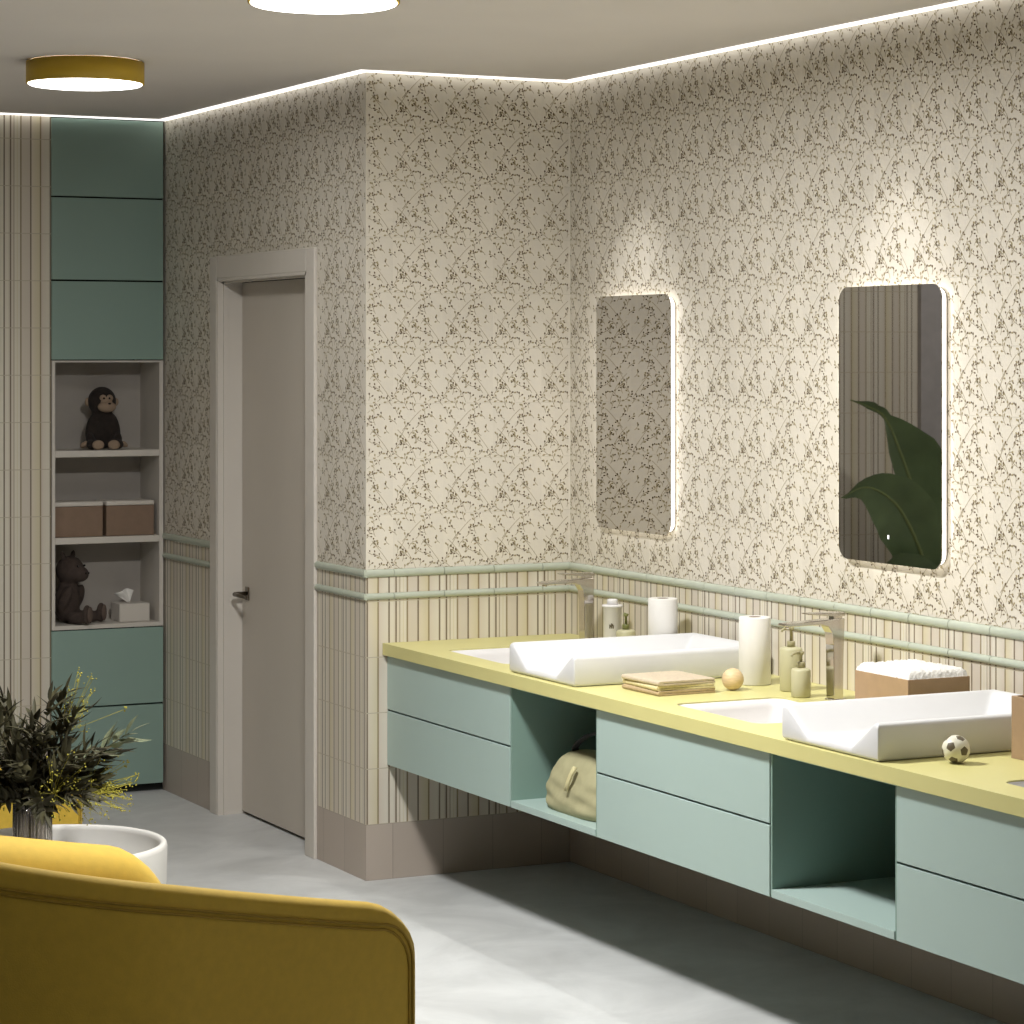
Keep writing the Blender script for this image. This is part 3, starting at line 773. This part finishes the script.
# ------------------------------------------------------------------ mirrors
def mirror(loc, label):
    t = thing('mirror', label, 'mirror', loc, 0, 'backlit wall mirrors')
    Wd, H = .54, .835
    pl = [(p[0], p[1]) for p in rrect(Wd, H, .045, 8)]
    mb = MB(); mb.prism(pl, 'mirror', -.030, -.026, 'X'); mb.build('mirror_glass', t)
    inner = rrect(Wd - .026, H - .026, .035, 8)
    mb = MB(); mb.prism(inner, 'white_lacq', -.0255, -.001, 'X'); mb.build('backing', t)
    mb = MB(); a = rrect(Wd - .024, H - .024, .036, 8); 
    n = len(a)
    for k in range(n):
        p, q = a[k], a[(k + 1) % n]
        mb.poly([(-.022, *p), (-.022, *q), (-.006, *q), (-.006, *p)], 'led_mirror')
    o = mb.build('light_band', t)
    return t
m1 = mirror((0, -.535, 1.679), 'backlit mirror on the right wall nearest the wall corner')
dup(m1, 'backlit mirror on the right wall that reflects the large leaves', (0, -2.125, 1.676))
m2 = [o for o in bpy.data.objects if o.name.startswith('mirror.') and o.type == 'EMPTY'][0]
mb = MB(); mb.box(-.0308, -.0302, -.002, .006, -.343, -.331, 'touch'); part(mb.build('touch_button', m2), 'tiny lit touch switch')

# ------------------------------------------------------------------ ceiling lamps
def lamp(loc, label, glow):
    t = thing('ceiling_lamp', label, 'ceiling lamp', loc, 0, 'round flush ceiling lamps')
    mb = MB(); mb.lathe([(.19, 0), (.19, -.003), (.203, -.004), (.203, -.078), (.196, -.078), (.196, -.02), (.17, -.02)], 'lamp_ring', 64); mb.build('ring', t)
    mb = MB(); mb.lathe([(.0, -.068), (.1955, -.068), (.1955, -.080), (.19, -.083), (0, -.085)], glow, 64); part(mb.build('diffuser', t), 'white glowing diffuser')
    return t
lamp((-1.82, .14, ZC - .001), 'round ochre ceiling lamp glowing near the tall green cabinet', 'glow')
lamp((-1.878, -2.185, ZC - .001), 'round ceiling lamp cut off by the top edge of the photo', 'glow_key')

# ------------------------------------------------------------------ armchairs
def armchair(loc, rz, label, scale=1.0):
    t = thing('armchair', label, 'armchair', loc, rz, None, scale)
    HW, TH = .442, .115        # half width to the arm centre line, wall thickness
    rb = .36                   # back corner radius
    xt = .52                   # arm tips
    xb = -.52
    path = []
    n1, n2, n3 = 26, 14, 8
    ds = [0, .004, .012, .024, .04, .06, .085, .115, .15]
    xs = [xt - d for d in ds] + [xt - .15 - (xt - .15 - (xb + rb)) * k / n1 for k in range(1, n1 + 1)]
    for x in xs: path.append((x, -HW, 0, -1, xt - x))
    L0 = xt - (xb + rb)
    for k in range(1, n2 + 1):
        a = PI / 2 * k / n2; path.append((xb + rb - rb * math.sin(a), -HW + rb - rb * math.cos(a), -math.sin(a), -math.cos(a), L0 + rb * a))
    for k in range(1, n3 // 2):
        path.append((xb, -HW + rb + (2 * HW - 2 * rb) * k / n3, -1, 0, L0 + rb * PI / 2 + (2 * HW - 2 * rb) * k / n3))
    Lt = L0 + rb * PI + 2 * HW - 2 * rb + L0
    half = path[:]
    path = half + [(x, -y, nx, -ny, l) for x, y, nx, ny, l in reversed(half) if True]
    # remove duplicates at the middle
    def hgt(x, l):
        h = .655 + .19 * max(0, xt - x) + .025 * max(0, xt - x) ** 2
        r = .15
        d = l
        if d < r: h -= r - math.sqrt(max(0, r * r - (r - d) ** 2))
        return h
    def thk(l):
        return TH * (1 if l >= .05 else math.sqrt(max(0.0, 1 - ((.05 - l) / .05) ** 2)) * .88 + .12)
    P = []
    for x, y, nx, ny, l in path:
        h = hgt(x, l); w_ = thk(l) / 2; row = []
        ring = [(w_ * .86, .10), (w_ * .93, .22), (w_, .40), (w_, h - .11), (w_, h - .05)]
        for k in range(1, 6):
            a = PI / 2 * k / 5; rr = min(.026, w_ * .5)
            ring.append((w_ - rr + rr * math.cos(a), h - rr + rr * math.sin(a)))
        ring += [(w_ * .2, h - .004), (-w_ * .2, h - .012), (-w_ * .55, h - .026), (-w_ * .82, h - .048), (-w_ * .96, h - .078), (-w_, h - .115), (-w_, .40), (-w_ * .93, .22), (-w_ * .86, .10)]
        for o_, z in ring: row.append((x + nx * o_, y + ny * o_, z))
        row.append(row[0]); P.append(row)
    mb = MB(); mb.grid(P, 'mustard'); mb.poly(P[0][:-1], 'mustard'); mb.poly(P[-1][:-1], 'mustard')
    bmesh.ops.remove_doubles(mb.bm, verts=mb.bm.verts, dist=1e-4)
    mb.build('shell', t)
    # two rows of piping on the outer face, following the edge
    mb = MB()
    for off in (0.0, .011):
        pts = []
        first = path[:len(half)]
        ins0, rc = .036 + off, .10
        z = .12
        while z < .655 - .058 - off - rc: pts.append((xt - ins0, -HW - TH / 2 - .0006, z)); z += .05
        ztop = lambda x: .655 + .19 * (xt - x) + .025 * (xt - x) ** 2 - .046 - off
        for k in range(7):
            a = PI / 2 * k / 6; xx = xt - ins0 - rc + rc * math.cos(a); zz = ztop(xt - ins0 - rc) - rc + rc * math.sin(a)
            pts.append((xx, -HW - TH / 2 - .0006, zz))
        for x, y, nx, ny, l in first:
            if x < xt - ins0 - rc - .02: pts.append((x + nx * (TH / 2 + .0006), y + ny * (TH / 2 + .0006), ztop(x)))
        full = pts + [(p[0], -p[1], p[2]) for p in reversed(pts)]
        mb.tube(full, .0032, 'piping', 6)
    part(mb.build('piping', t), 'double piping darkened as seam shade')
    mb = MB(); mb.box(-.40, .50, -.375, .375, .17, .43, 'mustard', .06, 5); mb.build('seat_cushion', t)
    mb = MB(); mb.box(-.40, .42, -.37, .37, .05, .168, 'mustard', .02, 3); mb.build('base', t)
    for sx in (-.34, .36):
        for sy in (-.3, .3):
            mb = MB(); mb.lathe([(0, .0), (.018, .0), (.022, .052), (0, .052)], 'dark_gap', 16, Matrix.Translation((sx, sy, 0))); mb.build('foot', t)
    return t
ac = armchair((-2.770, -3.058, 0), math.radians(18.7), 'mustard yellow tub armchair in the foreground with its side to the camera')
dup(ac, 'low yellow armchair behind the white round table and the bouquet', (-2.215, .40, 0), math.radians(18.7), .64)

# ------------------------------------------------------------------ table, vase, bouquet
tbx, tby = -2.251, -.986
mb = MB()
mb.lathe([(0, .002), (.285, .002), (.295, .012), (.325, .30), (.3265, .40), (.324, .412), (.318, .416), (.311, .416), (.305, .411), (.303, .40), (.300, .318), (.290, .309), (0, .308)], 'table', 96)
tag(mb.build('coffee_table', None, (tbx, tby, 0)), 'white round tray-top coffee table behind the foreground armchair', 'coffee table')
vx, vy, vz = -2.330, -.985, .309
mb = MB()
rm = lambda a: 1 + .025 * math.cos(26 * a)
mb.lathe([(0, .0005), (.052, .0005), (.056, .006), (.058, .12), (.057, .245)], 'glass', 208, None, True, rm)
mb.lathe([(.057, .245), (.0535, .245), (.053, .12), (.050, .012), (0, .010)], 'glass', 208)
bmesh.ops.remove_doubles(mb.bm, verts=mb.bm.verts, dist=1e-6)
tag(mb.build('vase', None, (vx, vy, vz)), 'ribbed grey glass vase holding dark leaves on the round table', 'vase')

bq = thing('leaf_bouquet', 'bouquet of dark leaves and yellow-green sprigs in the ribbed vase', 'bouquet', (vx, vy, vz + .011))
rnd = random.Random(21)
def leaf_blade(mb, p, d, up, l, w, m, curl=.25):
    d = d.normalized(); side = d.cross(up)
    if side.length < 1e-3: side = d.cross(Vector((1, 0, 0)))
    side.normalize(); nrm = side.cross(d)
    A = []; n = 6
    for k in range(n + 1):
        s_ = k / n; ww = w * (math.sin(PI * min(1, s_ ** .75)) * .98 + .02 if k < n else .0)
        c = p + d * (l * s_) - nrm * (curl * l * s_ * s_)
        A.append([c - side * ww / 2 + nrm * ww * .18, c, c + side * ww / 2 + nrm * ww * .18])
    mb.grid(A, m)
def branch(az, el, ln, droop, pale=False):
    mb = MB()
    h0 = .225
    d0 = Vector((math.cos(az) * math.cos(el), math.sin(az) * math.cos(el), math.sin(el)))
    lip = Vector((math.cos(az) * .03, math.sin(az) * .03, h0))
    pts = [Vector((-math.cos(az) * .03, -math.sin(az) * .03, .004)), Vector((0, 0, .12)), lip]
    n = 9; p = lip.copy(); d = (d0 + Vector((0, 0, .5))).normalized()
    pos = []
    for k in range(n):
        d = (d * .72 + d0 * .28 - Vector((0, 0, droop * k / n))).normalized()
        p = p + d * (ln / n); pts.append(p.copy()); pos.append((p.copy(), d.copy()))
    mb.tube(pts, [.0026] * 3 + [.0024 - .0018 * k / n for k in range(n)], 'stem', 6)
    for k, (p, d) in enumerate(pos):
        if k < 1: continue
        for s_ in range(4):
            roll = rnd.uniform(0, 2 * PI)
            a = d.cross(Vector((0, 0, 1))); a = a.normalized() if a.length > 1e-3 else Vector((1, 0, 0)); b2 = d.cross(a)
            out = a * math.cos(roll) + b2 * math.sin(roll)
            ld = (d * rnd.uniform(.5, 1.0) + out * rnd.uniform(.6, 1.0)).normalized()
            leaf_blade(mb, p - d * rnd.uniform(0, ln / n), ld, out if abs(out.z) > .3 else Vector((0, 0, 1)), rnd.uniform(.055, .10), rnd.uniform(.015, .024), 'leaf_pale' if pale else 'leaf_dark', rnd.uniform(.05, .35))
    p, d = pos[-1]; leaf_blade(mb, p, d, Vector((0, 0, 1)), .07, .014, 'leaf_pale' if pale else 'leaf_dark', .1)
    return mb.build('leafy_branch', bq, recalc=False)
spec = []
for k in range(14): spec.append((2 * PI * k / 14 + rnd.uniform(-.2, .2), rnd.uniform(.1, .42), rnd.uniform(.15, .21), rnd.uniform(.1, .28)))
for k in range(13): spec.append((2 * PI * k / 13 + rnd.uniform(-.3, .3), rnd.uniform(.45, .8), rnd.uniform(.20, .27), .08))
for k in range(10): spec.append((2 * PI * k / 10 + rnd.uniform(-.3, .3), rnd.uniform(.95, 1.35), rnd.uniform(.24, .35), .05))
for az, el, ln, dr in spec: branch(az, el, ln, dr)
branch(math.radians(-20), .62, .33, .05, True)
def sprig(az, el, ln):
    mb = MB(); h0 = .225
    d0 = Vector((math.cos(az) * math.cos(el), math.sin(az) * math.cos(el), math.sin(el)))
    lip = Vector((math.cos(az) * .03, math.sin(az) * .03, h0)); p = lip.copy()
    mb.tube([Vector((-math.cos(az) * .02, -math.sin(az) * .02, .004)), lip, lip + d0 * ln * .55], .0015, 'sprig', 5)
    c = lip + d0 * ln * .55
    for k in range(34):
        e = c + d0 * ln * rnd.uniform(0, .45) + Vector((rnd.gauss(0, 1), rnd.gauss(0, 1), rnd.gauss(0, 1))) * .033
        mb.tube([c + d0 * rnd.uniform(0, .1) * ln, c.lerp(e, .5) + Vector((0, 0, .004)), e], .0007, 'sprig', 4, False)
        for q in range(3):
            mb.ball(e + Vector((rnd.gauss(0, 1), rnd.gauss(0, 1), rnd.gauss(0, 1))) * .007, rnd.uniform(.0018, .0032), 'sprig', None, 6, 4)
    o = mb.build('blossom_sprig', bq); return part(o, 'yellow-green blossom sprig')
sprig(math.radians(-30), .12, .27); sprig(math.radians(-12), .22, .25); sprig(math.radians(-48), .02, .2); sprig(math.radians(20), 1.15, .37); sprig(math.radians(200), .1, .22); sprig(math.radians(-80), .35, .2)

# ------------------------------------------------------------------ large-leaved plant seen in the mirror
bp = thing('banana_plant', 'large-leaved potted banana plant reflected in the right mirror', 'plant', (-2.93, 1.45, 0))
mb = MB(); mb.lathe([(0, .001), (.15, .001), (.16, .01), (.20, .36), (.195, .38), (.185, .375), (.18, .33), (.18, .31), (0, .31)], 'pot', 48); mb.build('pot', bp)
mb = MB(); mb.lathe([(0, .345), (.10, .34), (.178, .332)], 'soil', 32); mb.build('soil', bp)
def big_leaf(pts, widths, side, fold=.25, asym=1.0):
    """pts: midrib polyline (local); side: vector the blade spreads along"""
    pts = [Vector(p) for p in pts]; n = 28
    def cr(t):
        f = t * (len(pts) - 1); i = min(int(f), len(pts) - 2); u = f - i
        p0, p1, p2, p3 = pts[max(i - 1, 0)], pts[i], pts[i + 1], pts[min(i + 2, len(pts) - 1)]
        return .5 * ((2 * p1) + (-p0 + p2) * u + (2 * p0 - 5 * p1 + 4 * p2 - p3) * u * u + (-p0 + 3 * p1 - 3 * p2 + p3) * u ** 3)
    def wd(t):
        f = t * (len(widths) - 1); i = min(int(f), len(widths) - 2); return widths[i] + (widths[i + 1] - widths[i]) * (f - i)
    A = []; mid = []
    for k in range(n + 1):
        t = k / n; c = cr(t); d = (cr(min(1, t + .02)) - cr(max(0, t - .02))).normalized()
        s_ = Vector(side); s_ = (s_ - d * s_.dot(d)).normalized(); nr_ = d.cross(s_)
        w_ = wd(t); row = []
        for j in range(-5, 6):
            q = j / 5 * (asym if j < 0 else 1); row.append(c + s_ * (w_ * q) + nr_ * (fold * w_ * abs(q) ** 1.4 + .004 * math.sin(k * 1.7) * abs(q)))
        A.append(row); mid.append(c)
    mb = MB(); mb.grid(A, 'banana_leaf'); o = mb.build('leaf', bp, recalc=False)
    mb = MB(); mb.tube(mid, [.012 - .009 * k / n for k in range(n + 1)], 'banana_rib', 8); mb.build('midrib', o)
    return o
# local axes are world axes; the mirror looks along +x / -y towards this plant
BP = Vector((-2.93, 1.45, 0))
def loc(x, y, z): return (x - BP.x, y - BP.y, z)
big_leaf([loc(-2.90, 1.45, .45), loc(-2.701, 1.42, .749), loc(-2.683, 1.45, 1.026), loc(-2.631, 1.48, 1.258), loc(-2.567, 1.50, 1.444), loc(-2.502, 1.52, 1.593), loc(-2.42, 1.53, 1.645), loc(-2.322, 1.54, 1.678)], [.012, .06, .17, .22, .17, .03, .045, .0], (-.80, -.55, .1), .22, .3)
big_leaf([loc(-2.90, 1.43, .45), loc(-2.704, 1.40, .704), loc(-2.603, 1.36, .942), loc(-2.481, 1.32, 1.132), loc(-2.374, 1.30, 1.236), loc(-2.244, 1.30, 1.288), loc(-2.115, 1.30, 1.242)], [.012, .06, .12, .15, .13, .07, .0], (-.5, -.4, .75), .18)
big_leaf([loc(-2.92, 1.43, .42), loc(-2.704, 1.40, .62), loc(-2.62, 1.36, .80), loc(-2.495, 1.34, .885), loc(-2.385, 1.34, .915), loc(-2.26, 1.34, .86)], [.012, .06, .11, .12, .08, .0], (-.5, -.4, .6), .18)
big_leaf([loc(-2.91, 1.47, .45), loc(-2.792, 1.50, .738), loc(-2.80, 1.55, 1.015), loc(-2.84, 1.60, 1.25), loc(-2.95, 1.65, 1.42)], [.012, .06, .11, .09, .0], (-.80, -.55, 0), .2)
big_leaf([loc(-2.95, 1.47, .42), loc(-3.0, 1.48, .85), loc(-3.12, 1.46, 1.18), loc(-3.30, 1.42, 1.35), loc(-3.5, 1.38, 1.3)], [.012, .07, .15, .15, .09, .0], (.3, .8, .3), .2)
big_leaf([loc(-2.96, 1.42, .42), loc(-3.02, 1.30, .78), loc(-3.10, 1.12, 1.0), loc(-3.18, .92, 1.05), loc(-3.24, .74, .96)], [.012, .06, .13, .14, .08, .0], (.8, .2, .1), .2)
mb = MB()
for dx, dy in ((0, 0), (.03, .02), (-.03, .01), (.01, -.03), (-.02, -.03), (.04, -.01)):
    mb.tube([(dx, dy, .335), (dx * 1.3, dy * 1.3, .46)], [.02, .014], 'banana_rib', 10)
mb.build('stem', bp)

# ------------------------------------------------------------------ lights
def spot(name, loc, target, power, angle, blend, radius, col=(1, .93, .82)):
    l = bpy.data.lights.new(name, 'SPOT'); l.energy = power; l.spot_size = math.radians(angle); l.spot_blend = blend; l.shadow_soft_size = radius; l.color = col
    o = bpy.data.objects.new(name, l); C.objects.link(o); o.location = loc
    o.rotation_euler = (Vector(target) - Vector(loc)).to_track_quat('-Z', 'Y').to_euler(); return o
for y in SINKS:
    spot('counter_spot', (-.30, y, ZC - .012), (-.30, y, 0), 40, 68, 1.0, .012, (.985, .992, 1))
def disk(x, y, power):
    l = bpy.data.lights.new('lamp_light', 'AREA'); l.shape = 'DISK'; l.size = .36; l.energy = power; l.color = (.985, .992, 1)
    o = bpy.data.objects.new('lamp_light', l); C.objects.link(o); o.location = (x, y, ZC - .105)
disk(-1.878, -2.185, 96)       # the lamp at the top edge of the photo throws most of the room's light
disk(-1.82, .14, 4)
# added unseen fill spots: one brightens the back wall, one the foreground armchair
spot('added_wall_fill', (-3.3, .9, ZC - .012), (-2.9, 2.5, .9), 46, 95, .8, .03, (.99, .992, 1))
spot('added_chair_fill', (-3.1, -5.6, ZC - .012), (-3.0, -3.6, .5), 30, 55, 1.0, .03, (.99, .992, 1))
w_ = bpy.data.worlds.new('World'); bpy.context.scene.world = w_; w_.use_nodes = True
w_.node_tree.nodes['Background'].inputs['Color'].default_value = (0.0, 0.0, 0.0, 1)

# ------------------------------------------------------------------ camera
cam = bpy.data.cameras.new('camera'); co = bpy.data.objects.new('camera', cam); C.objects.link(co)
co.location = (-4.5553, -8.7481, 1.8834)
co.rotation_euler = (math.radians(90), 0, -math.radians(26.2529))
cam.sensor_width = 36.0; cam.sensor_fit = 'HORIZONTAL'; cam.lens = 2650 / 1024 * 36
cam.shift_x = 0.0; cam.shift_y = -156.5 / 1024
cam.clip_start = .05; cam.clip_end = 60
sc = bpy.context.scene; sc.camera = co
sc.view_settings.view_transform = 'Standard'; sc.view_settings.look = 'None'
sc.cycles.diffuse_bounces = 2
sc.view_settings.exposure = 0.0; sc.view_settings.gamma = 1.0; sc.view_settings.use_curve_mapping = False
